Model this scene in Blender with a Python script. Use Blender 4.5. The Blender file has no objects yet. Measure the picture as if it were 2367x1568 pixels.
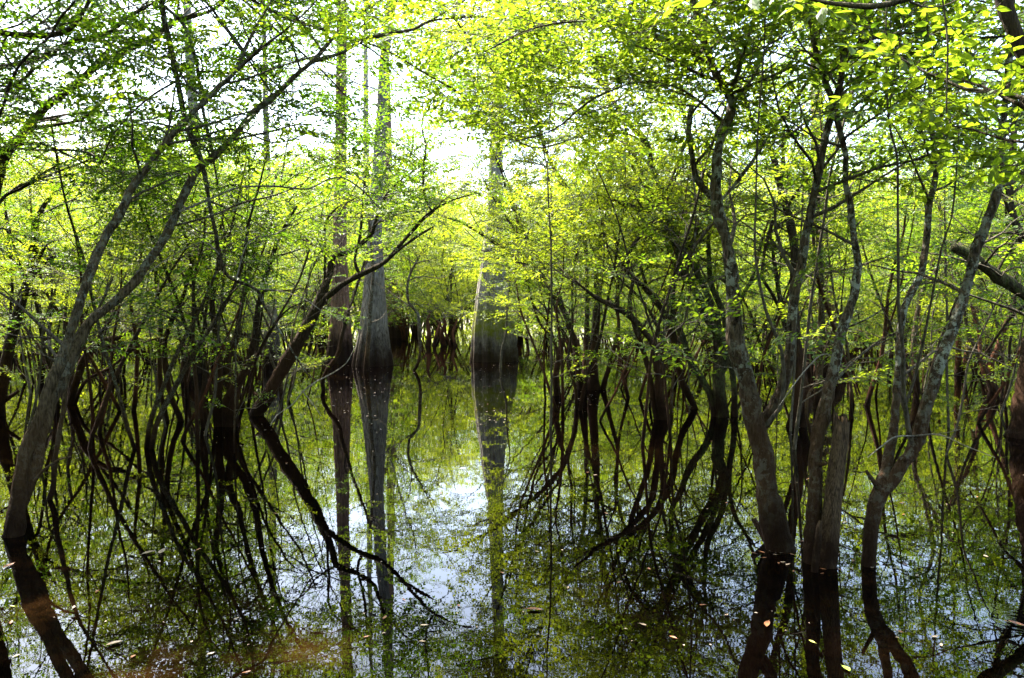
import bpy, math, random
import numpy as np
from mathutils import Vector
random.seed(11)
rng = np.random.default_rng(11)
S = bpy.context.scene
C = S.collection

# ------------------------------------------------------------------ camera
CAMH, F, CX, CY = 1.5, 1843.0, 1183.5, 784.0      # photo measured on a 2367 x 1568 grid
PITCH = math.atan(84 / F)
cd = bpy.data.cameras.new('camera'); cam = bpy.data.objects.new('camera', cd); C.objects.link(cam)
cam.location = (0, 0, CAMH); cam.rotation_euler = (math.pi / 2 - PITCH, 0, 0)
cd.sensor_width = 36; cd.lens = 36 * F / 2367; cd.clip_end = 2000; cd.clip_start = 0.05
S.camera = cam
cp, sp = math.cos(PITCH), math.sin(PITCH)

def at(px, py, Y):
    xc, yc = (px - CX) / F, (CY - py) / F
    dy, dz = cp + yc * sp, yc * cp - sp
    k = Y / dy
    return np.array([xc * k, Y, CAMH + dz * k])

def waterY(py):
    yc = (CY - py) / F
    dy, dz = cp + yc * sp, yc * cp - sp
    return -CAMH / dz * dy

# ------------------------------------------------------------------ mesh helpers
class MB:
    def __init__(s): s.v = []; s.q = []; s.t = []; s.n = 0
    def add(s, v, q=None, t=None):
        v = np.asarray(v, float).reshape(-1, 3)
        if q is not None and len(q): s.q.append(np.asarray(q, np.int64) + s.n)
        if t is not None and len(t): s.t.append(np.asarray(t, np.int64) + s.n)
        s.v.append(v); s.n += len(v)
    def mesh(s, name, mat, smooth=True, origin=(0, 0, 0)):
        me = bpy.data.meshes.new(name)
        v = np.concatenate(s.v) - np.asarray(origin, float)
        q = np.concatenate(s.q) if s.q else np.zeros((0, 4), np.int64)
        t = np.concatenate(s.t) if s.t else np.zeros((0, 3), np.int64)
        me.vertices.add(len(v)); me.vertices.foreach_set('co', v.astype(np.float32).ravel())
        me.loops.add(q.size + t.size)
        me.loops.foreach_set('vertex_index', np.concatenate([q.ravel(), t.ravel()]).astype(np.int32))
        me.polygons.add(len(q) + len(t))
        st = np.concatenate([np.arange(len(q)) * 4, q.size + np.arange(len(t)) * 3]).astype(np.int32)
        me.polygons.foreach_set('loop_start', st)
        me.polygons.foreach_set('use_smooth', np.full(len(q) + len(t), smooth))
        me.materials.append(mat); me.update(calc_edges=True); me.validate()
        return me
    def build(s, name, mat, parent=None, smooth=True, origin=(0, 0, 0)):
        o = bpy.data.objects.new(name, s.mesh(name, mat, smooth, origin)); C.objects.link(o)
        if parent is not None: o.parent = parent
        return o

def unit(a):
    n = np.linalg.norm(a); return a / n if n > 1e-9 else np.array([0, 0, 1.])

def resample(P, R, step):
    """Catmull-Rom through P with radii R"""
    P = np.asarray(P, float); R = np.asarray(R, float)
    if len(P) < 3:
        n = max(2, int(np.linalg.norm(P[-1] - P[0]) / step)); t = np.linspace(0, 1, n + 1)[:, None]
        return P[0] * (1 - t) + P[-1] * t, R[0] * (1 - t[:, 0]) + R[-1] * t[:, 0]
    A = np.vstack([2 * P[0] - P[1], P, 2 * P[-1] - P[-2]])
    op, orr = [], []
    for i in range(len(P) - 1):
        p0, p1, p2, p3 = A[i:i + 4]
        n = max(1, int(np.linalg.norm(p2 - p1) / step))
        t = (np.arange(n) / n)[:, None]
        op.append(.5 * (2 * p1 + (p2 - p0) * t + (2 * p0 - 5 * p1 + 4 * p2 - p3) * t ** 2 + (3 * p1 - p0 - 3 * p2 + p3) * t ** 3))
        orr.append(R[i] * (1 - t[:, 0]) + R[i + 1] * t[:, 0])
    op.append(P[-1:]); orr.append(R[-1:])
    return np.vstack(op), np.concatenate(orr)

def tube(mb, P, R, sides=6, rough=0.0, tip=True, lobes=None):
    P = np.asarray(P, float); R = np.asarray(R, float); n = len(P)
    T = np.gradient(P, axis=0); T /= np.maximum(np.linalg.norm(T, axis=1), 1e-9)[:, None]
    up = np.array([0, 1., 0]) if abs(T[0][1]) < .8 else np.array([1., 0, 0])
    U = up - (T @ up)[:, None] * T
    U /= np.maximum(np.linalg.norm(U, axis=1), 1e-9)[:, None]
    V = np.cross(T, U)
    a = np.linspace(0, 2 * math.pi, sides, endpoint=False)
    rr = R[:, None] * np.ones((1, sides))
    if rough:
        k = rng.uniform(0, 6.28, 4); s = np.arange(n)[:, None]
        rr = rr * (1 + rough * (np.sin(2 * a + k[0] + s * .31) + .7 * np.sin(3 * a + k[1] - s * .23) + .6 * np.sin(s * .9 + k[2])) + rough * .7 * rng.normal(0, 1, (n, sides)))
    if lobes is not None: rr = rr * lobes(a, P)
    X = P[:, None] + rr[..., None] * (np.cos(a)[None, :, None] * U[:, None] + np.sin(a)[None, :, None] * V[:, None])
    i = np.arange(n - 1)[:, None] * sides; j = np.arange(sides)[None]; j2 = (j + 1) % sides
    q = np.stack([i + j, i + j2, i + sides + j2, i + sides + j], -1).reshape(-1, 4)
    vs = X.reshape(-1, 3); last = (n - 1) * sides
    endp = P[-1] + T[-1] * R[-1] * (1.2 if tip else .15)
    t = np.stack([last + j[0], last + j2[0], np.full(sides, n * sides)], -1)
    mb.add(np.vstack([vs, endp]), q, t)

# ------------------------------------------------------------------ materials
def newmat(name):
    m = bpy.data.materials.new(name); m.use_nodes = True
    nt = m.node_tree; nt.nodes.clear(); return m, nt
def N(nt, typ, **kw):
    n = nt.nodes.new(typ)
    for k, v in kw.items():
        if k in n.inputs: n.inputs[k].default_value = v
        else: setattr(n, k, v)
    return n
def noise(nt, vec, scale, detail=4, rough=.6):
    n = N(nt, 'ShaderNodeTexNoise'); n.inputs['Scale'].default_value = scale
    n.inputs['Detail'].default_value = detail; n.inputs['Roughness'].default_value = rough
    if vec is not None: nt.links.new(vec, n.inputs['Vector'])
    return n.outputs['Fac']
def ramp(nt, fac, stops):
    r = N(nt, 'ShaderNodeValToRGB'); e = r.color_ramp.elements
    while len(e) < len(stops): e.new(.5)
    for k, (p, c) in enumerate(stops):
        e[k].position = p; e[k].color = (*c, 1) if not isinstance(c, (int, float)) else (c, c, c, 1)
    nt.links.new(fac, r.inputs['Fac']); return r.outputs['Color']
def mix(nt, fac, a, b):
    m = N(nt, 'ShaderNodeMix'); m.data_type = 'RGBA'
    for s, i in ((a, 6), (b, 7)):
        if isinstance(s, tuple): m.inputs[i].default_value = (*s, 1)
        else: nt.links.new(s, m.inputs[i])
    if isinstance(fac, (int, float)): m.inputs[0].default_value = fac
    else: nt.links.new(fac, m.inputs[0])
    return m.outputs[2]
def mth(nt, op, a, b=0.0, clamp=False):
    m = N(nt, 'ShaderNodeMath'); m.operation = op; m.use_clamp = clamp
    for k, s in enumerate((a, b)):
        if isinstance(s, (int, float)): m.inputs[k].default_value = s
        else: nt.links.new(s, m.inputs[k])
    return m.outputs[0]

def leafmat(name, ca, cb, ta, tb, tr=.5):
    m, nt = newmat(name)
    g = N(nt, 'ShaderNodeNewGeometry'); tc = N(nt, 'ShaderNodeTexCoord')
    oi = N(nt, 'ShaderNodeObjectInfo')
    f = mth(nt, 'ADD', mth(nt, 'MULTIPLY', g.outputs['Random Per Island'], .60), mth(nt, 'MULTIPLY', noise(nt, tc.outputs['Object'], .9, 2), .42))
    f = mth(nt, 'ADD', f, mth(nt, 'MULTIPLY', mth(nt, 'SUBTRACT', oi.outputs['Random'], .5), .35), True)
    c1 = mix(nt, f, ca, cb); c2 = mix(nt, f, ta, tb)
    p = N(nt, 'ShaderNodeBsdfPrincipled'); nt.links.new(c1, p.inputs['Base Color'])
    p.inputs['Roughness'].default_value = .45; p.inputs['Specular IOR Level'].default_value = .22
    t = N(nt, 'ShaderNodeBsdfTranslucent'); nt.links.new(c2, t.inputs['Color'])
    mx = N(nt, 'ShaderNodeMixShader'); mx.inputs[0].default_value = tr
    nt.links.new(p.outputs[0], mx.inputs[1]); nt.links.new(t.outputs[0], mx.inputs[2])
    o = N(nt, 'ShaderNodeOutputMaterial'); nt.links.new(mx.outputs[0], o.inputs[0]); return m

def barkmat(name, dark, light, wet=(.014, .006, .0025), wetz=(.02, .5), redz=None, red=(.06, .022, .010), lichen=0., lichcol=(.33, .36, .30), moss=None, streak=(7, 7, 1.3), bump=.9):
    m, nt = newmat(name)
    tc = N(nt, 'ShaderNodeTexCoord'); mp = N(nt, 'ShaderNodeMapping'); mp.inputs['Scale'].default_value = streak
    nt.links.new(tc.outputs['Object'], mp.inputs['Vector'])
    n1 = noise(nt, mp.outputs['Vector'], 3.2, 6, .65)
    n2 = noise(nt, tc.outputs['Object'], 2.2, 4)
    n4 = noise(nt, mp.outputs['Vector'], 11, 4, .6)
    n5 = noise(nt, tc.outputs['Object'], 5.5, 5, .7)
    rid = mth(nt, 'ADD', mth(nt, 'MULTIPLY', n4, .55), mth(nt, 'ADD', mth(nt, 'MULTIPLY', n1, .25), mth(nt, 'MULTIPLY', n5, .2)))
    col = mix(nt, ramp(nt, rid, [(.42, 0.), (.60, 1.)]), dark, light)
    if lichen:
        nl = noise(nt, tc.outputs['Object'], 19, 6, .75); nl2 = noise(nt, tc.outputs['Object'], 2.0, 2)
        f = mth(nt, 'MULTIPLY', ramp(nt, nl, [(.50, 0.), (.56, 1.)]), ramp(nt, nl2, [(.38, 0.), (.58, 1.)]))
        col = mix(nt, mth(nt, 'MULTIPLY', f, lichen), col, lichcol)
    sx = N(nt, 'ShaderNodeSeparateXYZ'); nt.links.new(tc.outputs['Object'], sx.inputs[0]); z = sx.outputs['Z']
    zz = mth(nt, 'ADD', z, mth(nt, 'MULTIPLY', mth(nt, 'SUBTRACT', n2, .5), .55))
    zz = mth(nt, 'ADD', zz, mth(nt, 'MULTIPLY', mth(nt, 'SUBTRACT', n5, .5), .5))
    def band(a, b):
        r = N(nt, 'ShaderNodeMapRange'); r.interpolation_type = 'SMOOTHSTEP'
        r.inputs['From Min'].default_value = a; r.inputs['From Max'].default_value = b
        nt.links.new(zz, r.inputs['Value']); return r.outputs[0]
    if redz:
        f = mth(nt, 'MULTIPLY', mth(nt, 'SUBTRACT', 1., band(*redz)), .75); col = mix(nt, f, col, red)
    if moss:
        f = mth(nt, 'MULTIPLY', band(moss[0], moss[0] + .2), mth(nt, 'SUBTRACT', 1., band(moss[1], moss[1] + .4)))
        f = mth(nt, 'MULTIPLY', f, ramp(nt, noise(nt, tc.outputs['Object'], 6, 4), [(.28, 0.), (.55, 1.)]))
        col = mix(nt, mth(nt, 'MULTIPLY', f, .95), col, moss[2])
    col = mix(nt, mth(nt, 'SUBTRACT', 1., band(*wetz)), col, wet)
    p = N(nt, 'ShaderNodeBsdfPrincipled'); nt.links.new(col, p.inputs['Base Color'])
    p.inputs['Roughness'].default_value = .85; p.inputs['Specular IOR Level'].default_value = .10
    b = N(nt, 'ShaderNodeBump'); b.inputs['Strength'].default_value = bump; b.inputs['Distance'].default_value = .035
    nt.links.new(mth(nt, 'ADD', n1, mth(nt, 'MULTIPLY', n4, 1.2)), b.inputs['Height']); nt.links.new(b.outputs[0], p.inputs['Normal'])
    o = N(nt, 'ShaderNodeOutputMaterial'); nt.links.new(p.outputs[0], o.inputs[0]); return m

LEAF = leafmat('leaf_green', (.022, .070, .010), (.070, .120, .012), (.08, .19, .006), (.34, .45, .018))
LEAFD = leafmat('leaf_deep', (.022, .060, .012), (.050, .095, .012), (.04, .13, .005), (.24, .40, .008), .45)
LEAFY = leafmat('leaf_yellow', (.035, .085, .012), (.10, .14, .012), (.18, .27, .008), (.45, .50, .022), .55)
LEAFC = leafmat('leaf_cypress', (.05, .10, .015), (.09, .14, .02), (.22, .36, .02), (.38, .46, .03), .5)
BK_DARK = barkmat('bark_dark', (.018, .013, .009), (.070, .052, .035), redz=(.35, 1.5), red=(.050, .020, .009))
BK_BROWN = barkmat('bark_brown', (.022, .016, .009), (.135, .100, .060), redz=(.3, 1.0), red=(.060, .030, .012), lichen=.4)
BK_GREY = barkmat('bark_lichen', (.012, .009, .006), (.130, .097, .063), redz=(.5, 1.5), red=(.052, .026, .013), lichen=.9)
BK_RED = barkmat('bark_red', (.035, .016, .010), (.13, .065, .038), redz=(.3, 1.5), red=(.08, .026, .012))
BK_MOSS = barkmat('bark_moss', (.022, .018, .012), (.075, .065, .035), lichen=.7, lichcol=(.09, .12, .03))
BK_SNAG = barkmat('bark_snag', (.030, .020, .014), (.14, .095, .06), wetz=(.02, .35), streak=(14, 14, .8), bump=.8)
BK_TWIG = barkmat('bark_twig', (.05, .042, .032), (.16, .135, .10), wetz=(-2, -1))
BK_PALE = barkmat('bark_pale', (.15, .13, .11), (.36, .33, .29), wetz=(-2, -1))
BK_CYP = barkmat('bark_cypress', (.075, .065, .052), (.33, .30, .26), wet=(.022, .014, .008), wetz=(.1, .95), moss=(.55, 1.2, (.13, .14, .012)), streak=(9, 9, .35), bump=.9)
BK_CYP2 = barkmat('bark_cypress_grey', (.060, .050, .040), (.31, .275, .235), wet=(.020, .011, .007), wetz=(.1, 1.2), streak=(9, 9, .35), bump=.9)
BK_CYPR = barkmat('bark_cypress_red', (.055, .030, .021), (.27, .165, .12), wet=(.020, .011, .007), wetz=(.35, .9), streak=(9, 9, .35), bump=.9)

# ------------------------------------------------------------------ leaf sprays
def leaf_quad(p, d, nrm, L, w, fold=.12):
    s = np.cross(nrm, d)
    return np.array([p, p + d * .33 * L + s * w * .5 + nrm * fold * w, p + d * .68 * L + s * w * .36 + nrm * fold * w, p + d * L,
                     p + d * .68 * L - s * w * .36 + nrm * fold * w, p + d * .33 * L - s * w * .5 + nrm * fold * w])
QL = np.array([[0, 1, 2, 3], [0, 3, 4, 5]])

def spray_template(n_main=11, side=2, L=.055, length=.32, wr=.46, droop=.25):
    vs = []; axes = []
    def axis(p, d, ln, n, size):
        q = p.copy(); dd = d.copy(); pts = [q.copy()]
        for k in range(n):
            dd = unit(dd + rng.normal(0, .07, 3) + np.array([0, 0, -.02])); q = q + dd * ln / n; pts.append(q.copy())
            sgn = 1 if k % 2 else -1
            nrm = unit(np.array([0, 0, 1.]) + rng.normal(0, .28, 3))
            sd = np.cross(nrm, dd) * sgn
            ld = unit(dd * rng.uniform(.35, .8) + sd + np.array([0, 0, -droop]) * rng.uniform(0, 1.6) + rng.normal(0, .12, 3))
            nrm = unit(nrm - ld * (nrm @ ld)); l = L * size * rng.uniform(.7, 1.2)
            vs.append(leaf_quad(q, ld, nrm, l, l * wr))
        nrm = unit(np.array([0, 0, 1.]) + rng.normal(0, .2, 3)); nrm = unit(nrm - dd * (nrm @ dd))
        vs.append(leaf_quad(q, dd, nrm, L * size, L * size * wr)); axes.append(np.array(pts))
        return pts
    main = axis(np.zeros(3), np.array([1., 0, 0]), length, n_main, 1.)
    for k in range(side):
        p = main[2 + 3 * k]; s = 1 if k % 2 else -1
        axis(np.array(p), unit(np.array([.8, s * .75, rng.normal(0, .15)])), length * .55, 6, .85)
    tw = MB()
    for a in axes: tube(tw, a[::max(1, len(a) // 4)], np.linspace(.0022, .0012, len(a[::max(1, len(a) // 4)])), 3)
    return np.array(vs).reshape(-1, 3), (np.concatenate(tw.v), np.concatenate(tw.q), np.concatenate(tw.t))
SPR = [spray_template() for _ in range(7)]
SPR_FAR = [spray_template(9, 2, .062, .36, .5) for _ in range(6)]
SPR_SMALL = [spray_template(12, 3, .034, .34, .5) for _ in range(5)]
SPR_BIG = [spray_template(8, 1, .085, .42, .52, .15) for _ in range(4)]
SPR_CYP = [spray_template(14, 3, .05, .5, .25, .8) for _ in range(4)]

def place_sprays(leaf, tw, sprays, temps, scale=1.):
    """sprays: list of (p, d, size)"""
    if not sprays: return
    P = np.array([s[0] for s in sprays]); D = np.array([s[1] for s in sprays]); Z = np.array([s[2] for s in sprays]) * scale
    up = np.array([0, 0, 1.]) + rng.normal(0, .3, (len(P), 3))
    D /= np.linalg.norm(D, axis=1)[:, None]
    Sd = np.cross(up, D); Sd /= np.linalg.norm(Sd, axis=1)[:, None]; U = np.cross(D, Sd)
    M = np.stack([D, Sd, U], 1)             # rows: axes
    k = rng.integers(0, len(temps), len(P))
    for ti, (lv, (tv, tq, tt)) in enumerate(temps):
        s = np.where(k == ti)[0]
        if not len(s): continue
        X = np.einsum('vi,nij->nvj', lv, M[s]) * Z[s][:, None, None] + P[s][:, None]
        nl = len(lv) // 6
        q = (np.arange(nl * len(s))[:, None, None] * 6 + QL[None]).reshape(-1, 4)
        leaf.add(X.reshape(-1, 3), q)
        if tw is not None:
            X = np.einsum('vi,nij->nvj', tv, M[s]) * Z[s][:, None, None] + P[s][:, None]
            off = (np.arange(len(s)) * len(tv))[:, None, None]
            tw.add(X.reshape(-1, 3), (tq[None] + off).reshape(-1, 4), (tt[None] + off).reshape(-1, 3))

def limb(tw, sprays, p, d, L, r, depth, dens=1., sides=4, flat=.18, keep=None):
    n = max(4, int(L / .17)); P = [p.copy()]; Ds = [d]
    for k in range(n):
        d = unit(d + rng.normal(0, .16, 3) + np.array([0, 0, .10 * (flat - d[2])])); p = p + d * L / n; P.append(p.copy()); Ds.append(d)
    P = np.array(P); R = np.linspace(r, max(r * .25, .0018), len(P))
    tube(tw, P, R, sides)
    if depth > 0:
        m = max(2, int(L / .27 * dens + rng.random()))
        for k in range(m):
            t = .22 + .78 * (k + rng.random()) / m; i = min(int(t * n), n)
            sd = np.cross(Ds[i], [0, 0, 1]); sd = unit(sd) * (1 if k % 2 else -1)
            nd = unit(Ds[i] * rng.uniform(.5, 1.) + sd * rng.uniform(.5, 1.1) + rng.normal(0, .22, 3))
            limb(tw, sprays, P[i], nd, L * rng.uniform(.35, .6) * (1.1 - .45 * t), R[i] * .6, depth - 1, dens, 3, flat, keep)
    else:
        m = max(1, int(L / .24 * dens + rng.random()))
        for k in range(m):
            t = .25 + .75 * (k + rng.random()) / m; i = min(int(t * n), n)
            q = P[i]
            if keep is not None and not keep(q): continue
            sd = np.cross(Ds[i], [0, 0, 1]) * rng.choice([-1, 1])
            sprays.append((q, unit(Ds[i] + sd * rng.uniform(.2, 1.) + rng.normal(0, .15, 3)), rng.uniform(.75, 1.25)))
        sprays.append((P[-1], Ds[-1], 1.))

def side_limbs(tw, sprays, P, R, count, zmin, Lr, dens=1., depth=1, flat=.18, tmin=0., keep=None):
    idx = [i for i in range(2, len(P)) if P[i][2] > zmin and i >= tmin * len(P)]
    if not idx: return
    for k in range(count):
        i = idx[min(int(len(idx) * (k + rng.random()) / count), len(idx) - 1)]
        T = unit(P[i] - P[i - 1]); az = rng.uniform(0, 2 * math.pi)
        d = unit(np.array([math.cos(az), math.sin(az), rng.uniform(-.05, .8)]) + T * .35)
        L = rng.uniform(*Lr)
        limb(tw, sprays, P[i], d, L, min(R[i] * .5, .007 + .009 * L), depth, dens, 4, flat, keep)

# ------------------------------------------------------------------ things
def root(name, label, cat, loc=(0, 0, 0), group=None):
    if len(label.split()) > 16: print('LONG', label)
    o = bpy.data.objects.new(name, None); C.objects.link(o); o.location = loc; o.empty_display_size = .2
    o['label'] = label; o['category'] = cat
    if group: o['group'] = group
    return o
def tag(o, label, cat, group=None):
    o['label'] = label; o['category'] = cat
    if group: o['group'] = group
def struct(o, kind='structure'): o['kind'] = kind

def parse(s):
    pts = [tuple(float(x) for x in w.split(',')) for w in s.split()]
    ws = [(i, p[2]) for i, p in enumerate(pts) if len(p) > 2]
    xi = [a for a, _ in ws]; yi = [b for _, b in ws]
    return [(p[0], p[1], float(np.interp(i, xi, yi))) for i, p in enumerate(pts)]

def stem3d(spec, Y0, dy=0., dy0=0., base=False, ext=0., Yabs=None):
    pts = parse(spec); n = len(pts); P = []; R = []
    L = np.cumsum([0] + [math.hypot(pts[i][0] - pts[i - 1][0], pts[i][1] - pts[i - 1][1]) for i in range(1, n)]); L = L / max(L[-1], 1)
    for k, (x, y, w) in enumerate(pts):
        Y = Y0 + dy0 + (dy - dy0) * L[k]
        P.append(at(x, y, Y)); R.append(w * .46 / F * Y)
    if base:
        d = P[0] - P[1]; d = d / max(abs(d[2]), .05); d[:2] = np.clip(d[:2], -1, 1)
        z = P[0][2]; P[0] = P[0] + d * 0; P.insert(0, P[0] + d * (.25 + max(z, 0)) * np.array([1, 1, 0]) * .6 - np.array([0, 0, .35 + max(z, 0)])); R.insert(0, R[0] * 1.12)
    if ext:
        d = unit(unit(P[-1] - P[-2]) + np.array([0, 0, .3]))
        P.append(P[-1] + d * ext * .5); R.append(R[-1] * .7)
        P.append(P[-1] + unit(d + rng.normal(0, .2, 3)) * ext * .5); R.append(R[-1] * .5)
    return P, R

def tree(name, label, cat, y0, stems, bark, leaf=LEAF, temps=SPR, lscale=1., limbs=(.6, 1.6), zmin=1.7, Y=None, group=None, dens=1., keep=None, depth=1):
    """stems: (part, spec, n_limbs, dict)"""
    Y0 = Y if Y else waterY(y0)
    P0, _ = stem3d(stems[0][1], Y0); org = np.array([P0[0][0], Y0, 0.])
    if abs(org[0]) > 40: org[0] = 0
    r = root(name, label, cat, org, group)
    tw = MB(); sprays = []; lf = MB(); bare = []
    for part, spec, nl, *o in stems:
        o = o[0] if o else {}
        P, R = stem3d(spec, Y0, o.get('dy', 0.), o.get('dy0', 0.), part == 'trunk' and not o.get('nobase'), o.get('ext', 0.))
        near = R[0] / Y0 * F
        st = max(.05, .022 * Y0 / 3)
        P, R = resample(P, R, st)
        P = P + (rng.normal(0, 1, P.shape) * .07 * R[:, None])
        kk = rng.normal(0, 1, len(R) + 6); R = R * (1 + .07 * np.convolve(kk, np.ones(3) / 1.7, 'same')[3:-3])
        m = MB(); tube(m, P, R, 14 if near > 14 else 9 if near > 6 else 6, .035 if part == 'trunk' else .05, o.get('tip', True))
        if near > 7 and part == 'trunk':
            for _ in range(3 + int(near > 14) * 2):
                i = int(rng.integers(3, max(4, len(P) - 3))) if len(P) > 7 else 2
                az = rng.uniform(0, 6.28); d = np.array([math.cos(az), math.sin(az), rng.uniform(0, .9)]); r0 = R[i] * rng.uniform(.22, .4); L_ = R[i] * rng.uniform(1.5, 3.2)
                tube(m, np.array([P[i] + d * R[i] * .3, P[i] + d * R[i] * .9, P[i] + d * L_ + [0, 0, L_ * .1]]), np.array([r0 * 1.7, r0, r0 * .6]), 7, .08, False)
        m.build(part, o.get('bark', bark), r, True, org)
        if part == 'trunk': bare.append((P, R, 3 if Y0 < 7 else 4))
        if 9 < Y0 < 14.5 and part == 'trunk' and nl: nl = max(3, int(nl * .7))
        if nl: side_limbs(tw, sprays, P, R, nl, o.get('zmin', zmin), o.get('limbs', limbs), dens, o.get('depth', depth), .15, o.get('tmin', 0.), keep)
    for P, R, k in bare:
        side_limbs(tw, [], P, R, k, 1.0, (.5, 1.3), 1.2, 2, .2)
    place_sprays(lf, tw, sprays, temps, lscale)
    if tw.n: struct(tw.build('twigs', BK_TWIG, r, True, org), 'stuff')
    if lf.n: lf.build('crown', leaf, r, False, org)
    return r

G_MID = 'multi-stemmed trees standing in the water'
# ------------------------------------------------------------------ near trees, left
tree('leaning_tree', 'near brown tree at the left edge with two smooth crossing stems leaning right', 'tree', 1238, [
    ('trunk', '35,1238,42.1 46,1117,34.3 63,1033,31.2 89,970,29.6 114,898,28.1 139,838,26.5 165,767,25 186,695,23.4 211,623 245,545,21.8 275,499 304,435,18.7 347,380 380,334,15.6 427,279 478,230,13.3 512,195,11.7', 7, dict(dy=.9, zmin=2.2)),
    ('trunk', '27,1233,43 55,1139,39.6 80,1075,36.1 97,991,32.7 118,931,29.2 139,889,27.5 169,822,25.8 203,750,24.1 254,707,23.2 304,661,22.4 338,614,21.5 380,549,20.6 406,494 427,448,19.8 456,393,18.9 499,359,17.2 549,304,15.5 592,254,14.6 634,224,13.8 676,182,12 727,139,11.2', 3, dict(dy=1.6, zmin=2.5, nobase=False)),
    ('branch', '512,195,13 537,173,11 562,122,9 596,55,7 626,4,5 650,-50,3', 7, dict(dy0=.9, dy=1.2, ext=.8)),
    ('branch', '507,200,10 592,122,8 647,80,6 700,35,4 740,-10,3', 8, dict(dy0=.9, dy=.7, ext=.6)),
    ('branch', '727,139,11 769,89,9 800,55,8 842,25,7 880,0,6 930,-50,4', 2, dict(dy0=1.6, dy=2., ext=.6)),
    ('branch', '724,142,11 758,133,10 795,120,9 834,97,9 897,78,8 956,68,7 994,49,6 1049,42,5 1120,40,5 1200,60,4 1290,110,3', 26, dict(dy0=1.6, dy=2.3, tmin=.52, limbs=(.5, 1.3))),
    ('branch', '1049,42,5 1100,110,4 1160,190,4 1230,240,3', 14, dict(dy0=2.1, dy=2.2)),
    ('branch', '994,49,5 1060,10,4 1130,-30,4 1220,-60,3', 7, dict(dy0=2., dy=2.4)),
    ('branch', '840,95,5 905,123,5 960,156,5 1011,186,5 1062,216,5 1108,270,4.5 1138,300,4.5 1189,325,4 1252,342,3.5 1337,317,2.5', 4, dict(dy0=1.8, dy=2.8)),
    ('branch', '80,1112,9 97,1090,8 120,1072,6 139,1062,5 163,1056,3.5', 0, dict(tip=True)),
    ('branch', '414,490,6 473,465,6 549,435,5 634,431,5 710,437,4.5 757,416,4 795,412,4 842,444,4 876,482,3', 4, dict(dy0=1.0, dy=2.0, bark=BK_PALE)),
    ('branch', '390,525,6 486,500,6 560,470,5 640,450,4 700,425,3', 3, dict(dy0=1.0, dy=2.4)),
], BK_BROWN, dens=.8, limbs=(.5, 1.2))
tree('sapling', 'thin bent sapling beside the leaning tree at the left edge', 'tree', 1155, [
    ('trunk', '114,1155,14 122,1130,13 127,1075,13 135,1012,12 146,948,11 152,898,10 170,830,9 205,760,7 235,700,5 262,640,4', 5, dict(zmin=.9, limbs=(.4, .8), dy=.4)),
], BK_BROWN)
tree('snag_tree', 'dark tree at the left edge topped by a curved broken snag', 'tree', 962, [
    ('trunk', '-8,962,32 5,880,30 15,830,28 35,750,26 52,690,24 72,630,22 80,570,20 83,516,17 100,478,12 127,440,2', 0, dict()),
    ('branch', '72,645,13 85,626,12 118,596,11 169,579,10 220,562,9 262,545,8 317,533,7 380,526,5 440,505,3', 7, dict(dy=1.)),
    ('branch', '85,612,9 97,583,7 114,562,6 142,552,5', 0, dict(tip=False)),
    ('branch', '62,660,4 30,560,4 10,470,3', 6, dict()),
], BK_DARK, LEAFD, dens=1.2)
tree('arching_tree', 'dark tree arching in from beyond the left edge high across the upper left', 'tree', 1050, [
    ('trunk', '-90,1050,34 -75,900,30 -50,700,28 -22,520,26 0,397,24 14,355,24 46,321,23 85,270,22 123,232,21 169,199,20 220,156,18 275,127,17 321,101,16 363,80,14 397,51,12 448,38,10 495,21,8 540,-20,5', 30, dict(dy=.6, zmin=2.3, ext=.6)),
    ('branch', '60,300,9 120,290,8 190,275,7 250,225,6 300,215,5 350,240,4', 6, dict()),
    ('branch', '0,340,6 85,347,6 190,350,6 260,385,4 330,430,4 430,505,3', 0, dict(bark=BK_PALE)),
    ('branch', '190,348,4 290,405,4 390,455,3 460,500,2.5', 0, dict(bark=BK_PALE)),
    ('branch', '190,350,4 250,335,4 310,370,3 400,420,2', 0, dict(bark=BK_PALE)),
    ('branch', '10,350,7 80,330,6 160,360,5 230,400,4 300,450,3', 7, dict()),
    ('branch', '12,452,8 60,430,7 110,395,6 160,370,4', 6, dict()),
], BK_DARK, LEAFD, dens=1.1)
tree('overhanging_tree', 'tree rooted beyond the left edge whose black boughs cross the top left corner', 'tree', 1120, [
    ('trunk', '-190,1120,40 -180,800,36 -170,500,32 -150,200,28 -140,60,22', 0, {}),
    ('branch', '-160,120,18 -60,80,16 0,76,15 50,82,15 106,82,14 148,74,12 182,46,11 203,8,9 230,-40,6', 18, dict(dy=.3, ext=.5)),
    ('branch', '-170,230,16 -60,170,14 0,156,13 38,148,12 106,127,12 169,97,11 237,85,10 270,59,10 313,30,9 351,8,8 400,-20,6', 16, dict(dy=.6, ext=.5)),
    ('branch', '-175,480,12 -60,350,10 0,262,8 25,190,8 55,139,7 114,85,6 139,42,6 173,4,5 200,-40,4', 6, dict(dy=-.4, ext=.4)),
    ('branch', '-175,300,9 -60,230,8 30,200,7 80,160,6 140,110,5 170,60,4', 6, dict(dy=.9)),
], BK_DARK, LEAFD, dens=1.1, limbs=(.5, 1.2))
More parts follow.
